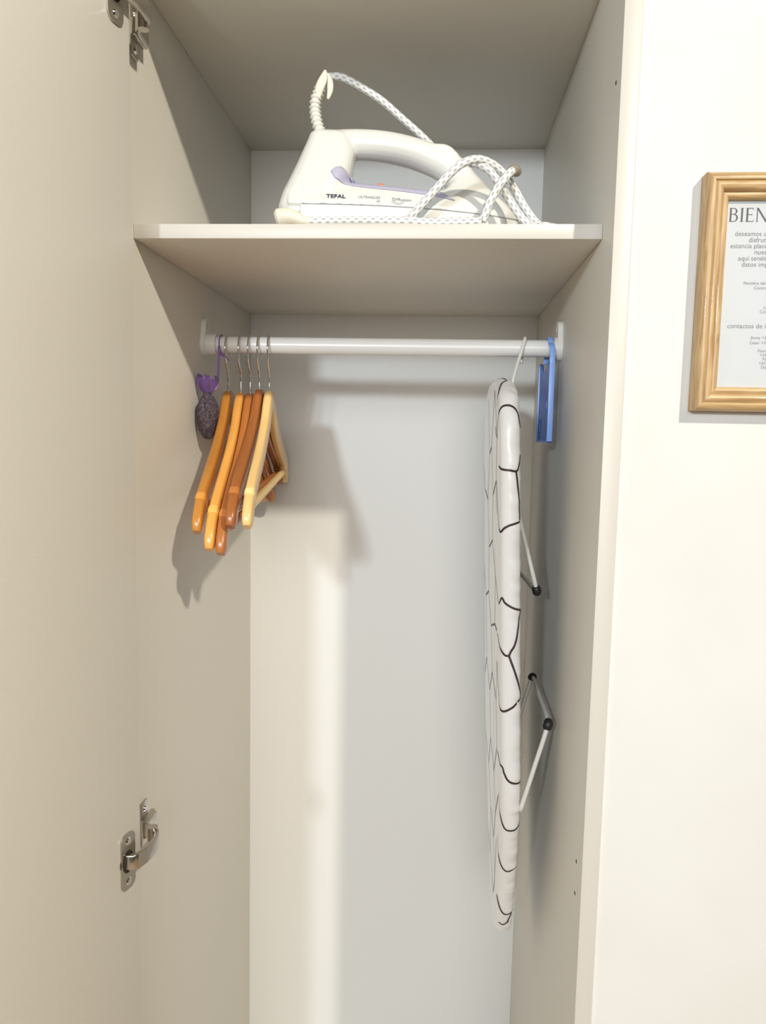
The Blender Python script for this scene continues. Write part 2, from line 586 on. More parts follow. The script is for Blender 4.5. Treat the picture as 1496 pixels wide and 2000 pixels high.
# ------------------------------------------------------------------ clothes hangers
def hanger(name, label, x_neck, z_neck, x_tip, drop, pitch, colours, seed, rough=0.32):
    yaw = math.atan2(x_tip - x_neck, 0.22)                       # front end swings to +x
    root = thing(name, label, 'hanger', (x_neck, ROD_Y, ROD_Z), 'wooden hangers on the rail')
    dark, light = colours
    wm = wood('hanger_wood', dark, light, rough, 0.35, (5, 30, 1), 5, 0.3, 0.7)
    nm = wood('node_wood', light, tuple(min(0.9, c * 1.25) for c in light), rough, 0.3, (5, 30, 1), 5)
    rot = Matrix.Rotation(yaw, 4, 'Z') @ Matrix.Rotation(pitch, 4, 'X')
    root.matrix_world = Matrix.Translation((x_neck, ROD_Y, ROD_Z)) @ rot
    w0 = z_neck - ROD_Z
    # centre line in (y, z): half profile, y = distance from the neck
    k = drop / 0.15
    half = [(0.0, -0.0115), (0.011, -0.0140), (0.024, -0.0245), (0.045, -0.0450), (0.082, -0.0700), (0.122, -0.0915), (0.157, -0.1085),
            (0.184, -0.1235), (0.203, -0.1395), (0.2165, -0.1585)]
    half = [(s, -0.0115 + (w + 0.0115) * k) for s, w in half]
    full = [(-s, w) for s, w in half[:0:-1]] + half
    path = smooth_path([(0, s, w0 + w) for s, w in full], 5)
    L = len(path) - 1
    def sec(i, s):
        t = abs(i / L - 0.5) * 2
        h = 0.0225 + 0.004 * (1 - t) ** 2
        w = 0.0122
        e = min(i, L - i)
        if e < 3:
            g = (0.55, 0.83, 0.95)[e]
            h *= g
            w *= (0.75, 0.93, 1.0)[e]
        return round_rect(w, h, 0.34, 3)
    v, f, uv = sweep(path, sec, up=(0, 0, 1), fixed_up=True)
    uv = [(a * 1.0 + seed, b) for a, b in uv]
    mesh_obj('shoulder_bar', v, f, wm, root, uvs=uv, local=True, angle=50)
    # raised bamboo node near each end
    for sgn in (-1, 1):
        i0 = int(L * (0.5 + sgn * 0.395))
        seg = path[i0 - 1:i0 + 2]
        v, f, uv = sweep(seg, lambda i, s: round_rect((0.0124, 0.0130, 0.0124)[i], (0.0246, 0.0268, 0.0246)[i], 0.34, 3), up=(0, 0, 1), fixed_up=True)
        mesh_obj('bamboo_node', v, f, nm, root, uvs=[(a + seed, b) for a, b in uv], local=True, angle=50)
    # trouser bar between the two ends
    zb = w0 - 0.0115 + (-0.1385 + 0.0115) * k
    bm = bmesh.new()
    add_cyl(bm, (0, -0.199, zb), (0, 0.199, zb), 0.0052, n=16)
    b = bm_obj('trouser_bar', bm, mat('bar_wood', light, 0.45), root, angle=40, local=True)
    # chrome hook over the rail
    R = 0.0195
    top = ROD_R + 0.0014
    cz = top - R
    pts = []
    for a in range(-20, 200, 20):
        pts.append((0, R * math.cos(math.radians(a)), cz + R * math.sin(math.radians(a))))
    pts += [(0, -0.0165, -0.0215), (0, -0.0095, -0.0325), (0, -0.0025, -0.0395), (0, 0, -0.047), (0, 0, -0.058), (0, 0, w0 - 0.004)]
    p = smooth_path(pts, 4)
    v, f, uv = sweep(p, lambda i, s: circle(0.00135, 8), up=(1, 0, 0))
    mesh_obj('hook', v, f, M['chrome'], root, True, local=True)
    return root

pr = math.radians
H = [('leftmost wooden hanger, honey brown, hanging next to the lavender sachet', 0.0348, 0.0507, 0.0550, 0.150, 5.0, ((0.42, 0.16, 0.022), (0.62, 0.27, 0.05))),
     ('golden orange wooden hanger, second from left, with a low hanging end', 0.0535, 0.0488, 0.0713, 0.175, 3.0, ((0.70, 0.30, 0.055), (0.86, 0.43, 0.10))),
     ('reddish brown wooden hanger squeezed in the middle of the five, its tip lowest', 0.0669, 0.0476, 0.0846, 0.177, 3.5, ((0.33, 0.095, 0.02), (0.52, 0.19, 0.045))),
     ('dark red brown wooden hanger directly left of the palest one', 0.0803, 0.0535, 0.0967, 0.150, 3.3, ((0.22, 0.06, 0.012), (0.46, 0.16, 0.04))),
     ('rightmost wooden hanger, pale natural wood, palest of the five', 0.0945, 0.0516, 0.1162, 0.146, 3.8, ((0.72, 0.43, 0.15), (0.88, 0.61, 0.27)))]
for i, (lab, xn, zn, xt, dr, pi, cl) in enumerate(H):
    hanger('clothes_hanger', lab, xn, zn, xt, dr, pr(pi), cl, i * 3.7)

# ------------------------------------------------------------------ lavender sachet
sx, sy = 0.0170, 0.262
sach = thing('lavender_sachet', 'small dark purple net sachet of dried lavender tied to the left end of the rail', 'sachet', (sx, sy, 0.0))
rx = 0.0262
ring = [(rx, ROD_Y + (ROD_R + 0.001) * math.cos(a), ROD_Z + (ROD_R + 0.001) * math.sin(a)) for a in [2 * math.pi * i / 24 for i in range(25)]]
v, f, uv = sweep(ring, lambda i, s: round_rect(0.0042, 0.0012, 0.4, 2), up=(0, 0, 1))
mesh_obj('ribbon', v, f, M['ribbon'], sach, smooth=True)
drop = smooth_path([(rx, ROD_Y - ROD_R - 0.001, ROD_Z - 0.003), (rx + 0.0006, ROD_Y - ROD_R - 0.004, ROD_Z - 0.014), (rx + 0.0018, sy + 0.013, 0.082), (rx + 0.002, sy + 0.004, 0.056), (sx + 0.003, sy, 0.050)], 6)
v, f, uv = sweep(drop, lambda i, s: round_rect(0.0036, 0.0014, 0.4, 2), up=(0, -1, 0), fixed_up=True)
mesh_obj('ribbon', v, f, M['ribbon'], sach, smooth=True)
for dx, dz in ((0.0165, -0.0235), (0.009, -0.0185)):
    tail = smooth_path([(rx + 0.001, ROD_Y - ROD_R - 0.003, ROD_Z - 0.013), (rx + dx * 0.5, ROD_Y - ROD_R - 0.007, ROD_Z - 0.0155), (rx + dx, ROD_Y - ROD_R - 0.009, ROD_Z + dz)], 6)
    v, f, uv = sweep(tail, lambda i, s: round_rect(0.0030, 0.0012, 0.4, 2), up=(0, 0, 1))
    mesh_obj('ribbon_tail', v, f, M['ribbon'], sach, smooth=True)
def lumpy(name, profile, material, n=40, rad_noise=0.0, folds=0, fold_amp=0.0, seed=1):
    rnd = random.Random(seed)
    ph = [rnd.random() * 6.28 for _ in range(6)]
    verts, faces = [], []
    for i, (z, r, fa) in enumerate(profile):
        for j in range(n):
            a = 2 * math.pi * j / n
            rr = r * (1 + fa * (0.6 * math.sin(folds * a + ph[0]) + 0.4 * math.sin((folds + 3) * a + ph[1] + z * 60)))
            rr *= 1 + rad_noise * (math.sin(3 * a + ph[2] + z * 150) * 0.5 + math.sin(5 * a + ph[3] - z * 210) * 0.5)
            zz = z + (0.0028 * math.sin(4 * a + ph[4]) + 0.0018 * math.sin(9 * a + ph[5])) * max(0.0, (z - 0.05) / 0.017) if name == 'ruffle' else z
            verts.append((sx + rr * math.cos(a) * 0.74, sy + rr * math.sin(a), zz))
    m = len(profile)
    for i in range(m - 1):
        for j in range(n):
            a, b = i * n + j, i * n + (j + 1) % n
            faces.append((a, b, b + n, a + n))
    faces.append(tuple(range(n)))
    if name == 'pouch':
        faces.append(tuple(range((m - 1) * n, m * n)))
    return mesh_obj(name, verts, faces, material, sach, True)
lumpy('pouch', [(-0.0165, 0.0035, 0), (-0.0155, 0.007, 0), (-0.012, 0.0108, 0), (-0.004, 0.0155, 0), (0.006, 0.0192, 0), (0.016, 0.0208, 0), (0.026, 0.0200, 0.01), (0.034, 0.0165, 0.04),
                (0.040, 0.0115, 0.12), (0.045, 0.0068, 0.2), (0.0475, 0.0055, 0.2)], M['pouch'], 44, 0.05, 9)
lumpy('ruffle', [(0.0455, 0.0058, 0.15), (0.0485, 0.0085, 0.22), (0.053, 0.0125, 0.26), (0.059, 0.0155, 0.32), (0.0645, 0.0165, 0.38), (0.0680, 0.0150, 0.42)], M['purple'], 60, 0.08, 7, seed=4)

# ------------------------------------------------------------------ ironing board
FRONT = [(0.32, 0.074), (0.285, 0.0735), (0.25, 0.071), (0.20, 0.060), (0.174, 0.044), (0.160, 0.012), (0.156, -0.03), (0.156, -0.15), (0.156, -0.30), (0.156, -0.44),
         (0.165, -0.495), (0.18, -0.536), (0.20, -0.579), (0.22, -0.618), (0.256, -0.687), (0.285, -0.728), (0.325, -0.750)]
REAR = [(0.36, -0.737), (0.395, -0.690), (0.43, -0.625), (0.465, -0.55), (0.49, -0.45), (0.494, -0.35), (0.494, -0.15), (0.490, -0.03), (0.474, 0.020), (0.440, 0.050), (0.385, 0.071)]
outl = [Vector((a, b, 0)) for a, b in FRONT + REAR]
closed = []
nO = len(outl)
for i in range(nO):                                            # closed Catmull-Rom, then even spacing
    p0, p1, p2, p3 = outl[i - 1], outl[i], outl[(i + 1) % nO], outl[(i + 2) % nO]
    for k in range(14):
        t = k / 14
        closed.append(0.5 * ((2 * p1) + (p2 - p0) * t + (2 * p0 - 5 * p1 + 4 * p2 - p3) * t * t + (3 * p1 - p0 - 3 * p2 + p3) * t ** 3))
cum = [0]
for i in range(len(closed)):
    cum.append(cum[-1] + (closed[(i + 1) % len(closed)] - closed[i]).length)
NP = 420
def outline_at(s):
    s %= cum[-1]
    lo, hi = 0, len(closed)
    while hi - lo > 1:
        mid = (lo + hi) // 2
        if cum[mid] <= s:
            lo = mid
        else:
            hi = mid
    t = (s - cum[lo]) / max(1e-9, cum[lo + 1] - cum[lo])
    return closed[lo].lerp(closed[(lo + 1) % len(closed)], t)
OUT = [outline_at(cum[-1] * i / NP) for i in range(NP)]
NRM = []
for i in range(NP):
    t = (OUT[(i + 1) % NP] - OUT[i - 1]).normalized()
    n = Vector((-t.y, t.x, 0))
    c = Vector((0.325, max(-0.62, min(-0.05, OUT[i].y)), 0)) - OUT[i]
    NRM.append(n if n.dot(c) > 0 else -n)
BX, BK, BT = 0.410, -0.038, 0.0255
def board_pt(i, inset, dx, push=0.0):
    """i: outline index (may be fractional), inset from the outline, dx from the face towards the wall."""
    i0 = int(math.floor(i)) % NP
    t = i - math.floor(i)
    p = OUT[i0].lerp(OUT[(i0 + 1) % NP], t)
    n = NRM[i0].lerp(NRM[(i0 + 1) % NP], t)
    q = p + n * inset
    return Vector((BX + BK * q.y + dx, q.x, q.y)), n
def pad_pt(i, c, lift=0.0):
    """c < 0: on the flat face, -c metres*0.28 in from the rounded edge; 0..1 round the edge; wrinkles grow towards the gathered underside."""
    r = BT / 2
    amp = 0.0
    if c <= 0:
        inset = r * 0.9 - c * 0.28
        dx = -lift
    else:
        cc = min(c, 1.0)
        th = math.acos(max(-1, min(1, 1 - 2 * cc)))
        inset = r * 0.9 * (1 - math.sin(th)) - lift * math.sin(th)
        dx = r * (1 - math.cos(th)) - lift * math.cos(th)
        s = i / NP * cum[-1]
        amp = max(0.0, c - 0.45) * 0.0065
        inset += amp * (math.sin(s * 190 + 2 * math.sin(s * 47)) * 0.6 + math.sin(s * 410 + 1.3) * 0.4)
    p, n = board_pt(i, inset, dx)
    return p
board = thing('ironing_board', 'white tabletop ironing board with dark line pattern hanging by its wire hook from the rail', 'ironing board', (0.437, 0.32, -0.34))
rows = [-0.12, -0.08, -0.045, -0.02, 0.0, 0.03, 0.09, 0.17, 0.27, 0.38, 0.5, 0.62, 0.73, 0.83, 0.91, 0.97, 1.0]
verts, faces = [], []
for c in rows:
    for i in range(NP):
        verts.append(pad_pt(i, c))
# the cover turns under and ends in a gathered hem
for ins, dxx in ((0.020, 0.0005), (0.032, -0.0005)):
    for i in range(NP):
        s = i / NP * cum[-1]
        p, n = board_pt(i, ins + 0.002 * math.sin(s * 190), BT + dxx + 0.0012 * math.sin(s * 230 + ins * 300))
        verts.append(p)
R_ = len(rows) + 2
for k in range(R_ - 1):
    for i in range(NP):
        a, b = k * NP + i, k * NP + (i + 1) % NP
        faces.append((a, b, b + NP, a + NP))
faces.append(tuple(range(NP)))
pad = mesh_obj('padded_cover', verts, faces, M['pad'], board, True)
# printed lines: flat ribbons lying on the cloth
front_idx = [i for i in range(NP) if OUT[i].x < 0.325]
def idx_for_z(z):
    best = min(front_idx, key=lambda i: abs(OUT[i].y - z))
    for j in (best - 1, best):
        a, b = OUT[j % NP].y, OUT[(j + 1) % NP].y
        if (a - z) * (b - z) <= 0 and abs(a - b) > 1e-9:
            return j + (z - a) / (b - a)
    return float(best)
LINES = [
 [(0.0762, 0.3), (0.0702, 0.55), (0.0675, 0.86)],
 [(0.0500, -0.04), (0.0544, 0.04), (0.0638, 0.3), (0.0674, 0.82)],
 [(0.052, -0.20), (0.0007, -0.12), (0.0214, -0.05), (0.0309, 0.08), (0.0332, 0.3), (0.0311, 0.7), (0.0237, 0.87), (0.0069, 0.98)],
 [(-0.041, -0.02), (-0.0446, 0.11), (-0.0457, 0.47), (-0.0466, 0.76), (-0.0423, 0.87), (-0.0264, 0.97)],
 [(-0.0466, 0.76), (-0.0638, 0.83), (-0.0787, 0.9), (-0.1069, 0.94)],
 [(-0.1088, 0.94), (-0.1129, 0.46), (-0.1169, 0.21), (-0.1217, 0.02), (-0.105, -0.06), (-0.062, -0.15)],
 [(-0.2166, -0.05), (-0.2046, 0.09), (-0.2102, 0.24), (-0.2156, 0.59), (-0.2191, 0.98)], [(-0.2191, 0.98), (-0.2371, 0.87), (-0.2603, 0.72), (-0.2709, 0.5), (-0.2768, 0.41)],
 [(-0.2600, -0.12), (-0.2670, -0.03), (-0.2758, 0.19), (-0.2768, 0.41)], [(-0.2768, 0.41), (-0.2997, 0.72), (-0.3204, 0.94), (-0.3332, 1.0)],
 [(-0.3332, 1.0), (-0.3431, 0.54), (-0.3492, 0.05), (-0.3334, -0.06), (-0.300, -0.16)],
 [(-0.4225, -0.14), (-0.4227, 0.09), (-0.4302, 0.18), (-0.4395, 0.4), (-0.4454, 0.98)],
 [(-0.475, -0.06), (-0.4909, 0.0), (-0.5053, 0.13), (-0.5124, 0.32), (-0.5108, 0.68), (-0.5061, 1.0)],
 [(-0.552, -0.05), (-0.5699, 0.03), (-0.5838, 0.21), (-0.5895, 0.52), (-0.5848, 1.0)],
 [(-0.650, 0.03), (-0.6695, 0.2), (-0.6811, 0.42), (-0.6856, 0.73), (-0.6864, 1.0)],
 [(-0.6797, 0.97), (-0.6954, 0.75), (-0.7087, 0.52), (-0.7071, 0.21)],
]
def ribbon_on_pad(ctrl, half=0.0014):
    P = smooth_path([(a, b, 0) for a, b in ctrl], 7)
    pts = [pad_pt(idx_for_z(p.x), p.y, 0.0005) for p in P]
    verts, faces = [], []
    for i, p in enumerate(pts):
        t = (pts[min(i + 1, len(pts) - 1)] - pts[max(i - 1, 0)]).normalized()
        c = P[i].y
        th = 0.0 if c <= 0 else math.acos(max(-1, min(1, 1 - 2 * min(c, 1.0))))
        n = NRM[int(idx_for_z(P[i].x)) % NP]
        nn = Vector((-math.cos(th), -n.x * math.sin(th), -n.y * math.sin(th)))
        sd = t.cross(nn).normalized() * half
        verts += [p - sd, p + sd]
    for i in range(len(pts) - 1):
        faces.append((2 * i, 2 * i + 1, 2 * i + 3, 2 * i + 2))
    return verts, faces
av, af = [], []
def add_ribbon(v, f):
    o = len(av)
    av.extend(v)
    af.extend(tuple(o + k for k in q) for q in f)
for ctrl in LINES:
    add_ribbon(*ribbon_on_pad(ctrl))
# more of the same network on the broad face, as (y, z)
FACE = [[(0.20, 0.0007), (0.235, 0.055)], [(0.20, 0.0007), (0.215, -0.062)], [(0.215, -0.062), (0.275, -0.085), (0.30, -0.02), (0.235, 0.055)],
        [(0.275, -0.085), (0.29, -0.15), (0.235, -0.19), (0.19, -0.2166)], [(0.29, -0.15), (0.36, -0.17), (0.385, -0.10), (0.34, -0.03), (0.30, -0.02)], [(0.34, -0.03), (0.36, 0.05)],
        [(0.385, -0.10), (0.45, -0.09), (0.49, -0.05)], [(0.36, -0.17), (0.375, -0.24), (0.32, -0.28), (0.25, -0.26), (0.235, -0.19)], [(0.25, -0.26), (0.213, -0.26)],
        [(0.375, -0.24), (0.44, -0.26), (0.49, -0.22)], [(0.32, -0.28), (0.305, -0.345), (0.23, -0.36), (0.212, -0.30)], [(0.305, -0.345), (0.36, -0.39), (0.43, -0.36), (0.44, -0.26)],
        [(0.23, -0.36), (0.22, -0.4225)], [(0.36, -0.39), (0.345, -0.46), (0.275, -0.48), (0.22, -0.4225)], [(0.43, -0.36), (0.48, -0.40)], [(0.345, -0.46), (0.39, -0.52), (0.46, -0.50)],
        [(0.275, -0.48), (0.25, -0.53), (0.20, -0.48)], [(0.25, -0.53), (0.285, -0.585), (0.345, -0.57), (0.39, -0.52)], [(0.285, -0.585), (0.27, -0.64), (0.235, -0.56)], [(0.345, -0.57), (0.36, -0.65), (0.30, -0.68), (0.27, -0.64)],
        [(0.36, -0.65), (0.41, -0.64)], [(0.215, -0.062), (0.205, -0.105)]]
for poly in FACE:
    pts = []
    for (a, b), (c, d) in zip(poly, poly[1:]):
        for k in range(6):
            t = k / 6
            pts.append((a + (c - a) * t, b + (d - b) * t))
    pts.append(poly[-1])
    verts, faces = [], []
    for i, (y, z) in enumerate(pts):
        y0, z0 = pts[max(i - 1, 0)]
        y1, z1 = pts[min(i + 1, len(pts) - 1)]
        l = math.hypot(y1 - y0, z1 - z0)
        ty, tz = (y1 - y0) / l * 0.0014, (z1 - z0) / l * 0.0014
        x = lambda zz: BX + BK * zz - 0.0005
        verts += [(x(z + ty), y - tz, z + ty), (x(z - ty), y + tz, z - ty)]
    for i in range(len(pts) - 1):
        faces.append((2 * i, 2 * i + 1, 2 * i + 3, 2 * i + 2))
    add_ribbon([Vector(v) for v in verts], faces)
pl = mesh_obj('printed_lines', av, af, M['print'], board, False)
pl['label'] = 'dark brown irregular line print'
# underside plate
verts = []
for ins, dxx in ((0.010, BT - 0.006), (0.010, BT - 0.001)):
    for i in range(0, NP, 3):
        verts.append(board_pt(i, ins, dxx)[0])
m = NP // 3
faces = [(i, (i + 1) % m, (i + 1) % m + m, i + m) for i in range(m)] + [tuple(range(m)), tuple(range(m, 2 * m))]
mesh_obj('underside_plate', verts, faces, M['board'], board)
# wire hook over the rail
hx0, hx1 = 0.4335, 0.4505
pts = [(hx0 - 0.001, 0.262, 0.050), (hx0, 0.264, 0.070), (hx0 + 0.0045, 0.2705, 0.088), (hx0 + 0.010, 0.279, 0.106), (hx0 + 0.0135, 0.2815, 0.118), (hx1 - 0.001, 0.2855, 0.1275), (hx1, ROD_Y, ROD_Z + ROD_R + 0.0018),
       (hx1, 0.3095, 0.1255), (hx1 - 0.001, 0.313, 0.112), (hx1 - 0.002, 0.312, 0.098)]
tube('wire_hook', pts, 0.0023, M['white_wire'], board, 8, 10)
# two folding wire legs with rubber feet
def u_leg(rn, fn, ff, rf):
    pts = [rn, Vector(rn).lerp(Vector(fn), 0.5), Vector(rn).lerp(Vector(fn), 0.92), Vector(fn).lerp(Vector(ff), 0.06), Vector(fn).lerp(Vector(ff), 0.5), Vector(fn).lerp(Vector(ff), 0.94), Vector(rf).lerp(Vector(ff), 0.92), Vector(rf).lerp(Vector(ff), 0.5), rf]
    path = smooth_path(pts, 8)
    o = tube('folding_leg', None, 0.0030, M['white_wire'], board, path=path)
    n = len(path)
    for a, b in ((16, 24), (n - 25, n - 17)):
        seg = path[a:b]
        m_ = len(seg) - 1
        tube('rubber_foot', None, lambda i, s: 0.0060 if 0 < i < m_ else 0.0046, M['rubber'], o, path=seg)
u_leg((0.4405, 0.212, -0.100), (0.4725, 0.230, -0.2105), (0.460, 0.40, -0.206), (0.4405, 0.415, -0.100))
u_leg((0.4535, 0.165, -0.482), (0.4862, 0.1735, -0.3665), (0.4862, 0.345, -0.3605), (0.4535, 0.345, -0.482))

# ------------------------------------------------------------------ blue moth repellent holder
moth = thing('moth_repellent_holder', 'flat blue plastic moth repellent holder hooked over the right end of the rail', 'holder', (0.482, 0.30, 0.04))
def mx(y):
    return 0.4815 - 0.055 * (y - 0.27)
YN, YF, ZBOT = 0.268, 0.347, -0.012
def sheared_prism(bm, outer, holes, x0, x1):
    polygon_prism(bm, outer, holes, lambda p: (mx(p[0]) + x0, p[0], p[1]), (x1 - x0, 0, 0))
def oval(cy, cz, a, b, n=18):
    return [(cy + a * math.cos(2 * math.pi * i / n), cz + b * math.sin(2 * math.pi * i / n)) for i in range(n)]
bm = bmesh.new()
arch = [(YF - 0.012 - 0.040 * (i / 12), 0.098 - 0.013 * math.sin(math.pi * i / 12) ** 0.7) for i in range(13)]
outer = [(YN + 0.001, ZBOT + 0.001), (YF - 0.001, ZBOT + 0.001), (YF - 0.001, 0.098), (YF - 0.006, 0.100)] + arch[1:] + [(YN + 0.009, 0.094), (YN + 0.001, 0.096)]
sheared_prism(bm, outer, [oval(0.292, 0.040, 0.0075, 0.0095), oval(0.327, 0.012, 0.0085, 0.0085), oval(0.331, -0.001 + 0.0, 0.005, 0.0035)], 0.0020, 0.0036)
bm_obj('face_panel', bm, M['blue'], moth)
bm = bmesh.new()
def strip(pts_a, pts_b):
    pass
def rim_box(a, b, z0, z1):
    vs_ = add_box(bm, (0, a, z0), (0.0072, b, z1), 0.0006, 2)
rim_box(YN, YN + 0.0022, ZBOT, 0.098)
rim_box(YF - 0.0022, YF, ZBOT, 0.099)
rim_box(YN, YF, ZBOT, ZBOT + 0.0022)
for v in bm.verts:
    v.co.x += mx(v.co.y)
bm_obj('rim', bm, M['blue_lit'], moth, angle=40)
hp = [(YN + 0.0012, 0.094), (YN + 0.0022, 0.104), (YN + 0.0060, 0.117)]
for a in range(160, -30, -19):
    hp.append((ROD_Y + (ROD_R + 0.0026) * math.cos(math.radians(a)), ROD_Z + (ROD_R + 0.0026) * math.sin(math.radians(a))))
hp += [(ROD_Y + 0.0140, 0.104), (ROD_Y + 0.0125, 0.096)]
path = smooth_path([(mx(y) + 0.0036, y, z) for y, z in hp], 5)
v, f, uv = sweep(path, lambda i, s: round_rect(0.0070, 0.0030, 0.35, 2), up=(0, -1, 0.3))
mesh_obj('hook', v, f, M['blue_lit'], moth, angle=50)

# ------------------------------------------------------------------ steam iron on the shelf
IRON_YAW = math.radians(6.0)
IX, IY = 0.148, 0.122
iu = Vector((math.cos(IRON_YAW), math.sin(IRON_YAW), 0))
iv = Vector((-math.sin(IRON_YAW), math.cos(IRON_YAW), 0))       # away from the viewer
def ip(u, v, w):
    return Vector((IX, IY, ZSHELF)) + iu * u + iv * v + Vector((0, 0, w))
iron = thing('steam_iron', 'cream steam iron with lilac grip trim standing on the wardrobe shelf', 'iron', (IX + 0.14, IY + 0.015, ZSHELF))
def interp(tab, x):
    if x <= tab[0][0]:
        return tab[0][1]
    for (a, b), (c, d) in zip(tab, tab[1:]):
        if x <= c:
            t = (x - a) / (c - a)
            return b + (d - b) * t
    return tab[-1][1]
UT = 0.287
def half_w(u):
    t = max(0.0, (u - 0.075) / (UT - 0.075))
    return max(0.0006, 0.0535 * (1 - t ** 2.1) ** 0.75) if u > 0.075 else 0.0535 - 0.004 * ((0.075 - u) / 0.075) ** 2
TOP = [(0.0, 0.061), (0.06, 0.062), (0.12, 0.0575), (0.165, 0.0535), (0.187, 0.0575), (0.200, 0.0770), (0.207, 0.088), (0.220, 0.0825), (0.236, 0.067), (0.252, 0.0515), (0.270, 0.037), (UT, 0.0285)]
W0 = 0.0275
def hull_v(u, w):
    """half width of the shell at height w over the sole"""
    t = interp(TOP, u)
    s = max(0.0, min(1.0, (w - W0) / max(0.001, 0.0615 - W0)))
    b = half_w(u)
    a = b * (1 - 0.42 * s ** 1.4)
    if w > 0.0615:
        q = min(1.0, (w - 0.0615) / 0.03)
        a *= 1 - 0.45 * q
    return a
def loft(bm, rings, cap=True):
    R = [[bm.verts.new(p) for p in r] for r in rings]
    n = len(R[0])
    for A, B in zip(R, R[1:]):
        for i in range(n):
            bm.faces.new((A[i], A[(i + 1) % n], B[(i + 1) % n], B[i]))
    if cap:
        bm.faces.new(R[0][::-1])
        bm.faces.new(R[-1])
bm = bmesh.new()
rings = []
US = [0.012 + (UT - 0.0125) * i / 54 for i in range(55)]
for u in US:
    t = interp(TOP, u)
    up_ = []
    for k in range(9):
        w = W0 + (t - W0) * (k / 8) ** 0.85
        up_.append((hull_v(u, min(w, t)) * (1.0 if k < 7 else (0.86 if k == 7 else 0.45)), w if k < 8 else t + 0.0004))
    ring = [ip(u, -a, w) for a, w in up_] + [ip(u, a, w) for a, w in up_[::-1]]
    rings.append(ring)
loft(bm, rings)
# heel block, leaning back to the cord outlet
prof = [(0.016, 0.003, 0.062, 0.046), (0.020, 0.0005, 0.063, 0.048), (0.030, -0.001, 0.066, 0.049), (0.045, 0.0035, 0.071, 0.0475), (0.062, 0.011, 0.079, 0.043), (0.080, 0.0185, 0.082, 0.036), (0.095, 0.024, 0.084, 0.0295),
        (0.108, 0.0295, 0.080, 0.024), (0.116, 0.032, 0.076, 0.019), (0.1205, 0.036, 0.070, 0.013)]
rings = []
for w, a, b, hw in prof:
    rings.append([ip((a + b) / 2 + x, y, w) for x, y in round_rect(b - a, 2 * hw, 0.30, 4)])
loft(bm, rings)
# handle
hp = smooth_path([(0.045, 0.105), (0.085, 0.1055), (0.115, 0.1045), (0.145, 0.1010), (0.170, 0.0955), (0.186, 0.0880), (0.197, 0.0780), (0.204, 0.0680)], 5)
hp = smooth_path([ip(a, 0, b) for a, b in [(0.050, 0.1065), (0.085, 0.1090), (0.115, 0.1080), (0.145, 0.1030), (0.170, 0.0960), (0.190, 0.0875), (0.204, 0.0755), (0.211, 0.0620)]], 5)
vv, ff, _ = sweep(hp, lambda i, s: circle(0.0175 + 0.003 * math.exp(-((s - 0.09) / 0.03) ** 2), 20, 0.0165 + 0.0030 * max(0, (s - 0.1) / 0.09)), up=(0, 0, 1), fixed_up=True)
off = [bm.verts.new(p) for p in vv]
for q in ff:
    bm.faces.new([off[i] for i in q])
# spray cap at the front of the handle
rings = []
for w, a, b, hw in ((0.092, 0.160, 0.206, 0.0155), (0.099, 0.152, 0.2035, 0.016), (0.106, 0.150, 0.196, 0.0155), (0.1095, 0.155, 0.190, 0.012)):
    rings.append([ip((a + b) / 2 + x, y, w) for x, y in round_rect(b - a, 2 * hw, 0.32, 4)])
loft(bm, rings)
bmesh.ops.recalc_face_normals(bm, faces=bm.faces)
tmp = bpy.data.meshes.new('tmp')
bm.to_mesh(tmp)
bm.free()
to = bpy.data.objects.new('tmp', tmp)
col.objects.link(to)
md = to.modifiers.new('r', 'REMESH')
md.mode = 'VOXEL'
md.voxel_size = 0.0014
md2 = to.modifiers.new('s', 'SMOOTH')
md2.factor = 0.5
md2.iterations = 9
md3 = to.modifiers.new('d', 'DECIMATE')
md3.ratio = 0.35
bpy.context.view_layer.update()
shell_me = bpy.data.meshes.new_from_object(to.evaluated_get(bpy.context.evaluated_depsgraph_get()))
bpy.data.objects.remove(to)
shell_me.name = 'shell'
off = world_loc(iron)
SHELL_BVH = BVHTree.FromPolygons([v.co.copy() for v in shell_me.vertices], [tuple(p.vertices) for p in shell_me.polygons])
for v in shell_me.vertices:
    v.co -= off
link('shell', shell_me, M['iron_shell'], iron, True)
# lower skirt under a thin seam, and the metal sole
def boat(u0, grow):
    pts = []
    n = 40
    for i in range(n + 1):
        u = u0 + (UT + grow - u0) * (1 - (1 - i / n) ** 1.6)
        pts.append((u, max(0.0006, half_w(min(u - grow, UT)) + grow)))
    return [(u, -b) for u, b in pts] + [(u, b) for u, b in pts[::-1]]
bm = bmesh.new()
for (w, g) in ((0.008, 0),):
    pass
rings = [[ip(u, v, w) for u, v in boat(0.026, g)] for w, g in ((0.0045, -0.003), (0.0065, -0.0008), (0.011, 0.0004), (0.0262, 0.0002), (0.0268, -0.0008))]
loft(bm, rings)
bm_obj('skirt', bm, M['iron_skirt'], iron, angle=40)
bm = bmesh.new()
loft(bm, [[ip(u, v, w) for u, v in boat(0.030, g)] for w, g in ((0.0, -0.005), (0.0045, -0.003))])
bm_obj('soleplate', bm, M['soleplate'], iron, angle=40)
# grey gasket showing as the seam line
bm = bmesh.new()
loft(bm, [[ip(u, v, w) for u, v in boat(0.027, -0.0010)] for w in (0.0258, 0.0285)])
bm_obj('gasket', bm, M['grey_ink'], iron)
def on_shell(u, w, lift):
    """point on the near side of the shell at (u, w)"""
    o = ip(u, -0.12, w)
    hit = SHELL_BVH.ray_cast(o, iv, 0.2)
    if hit[0] is None:
        return ip(u, -0.03, w)
    return hit[0] - iv * lift
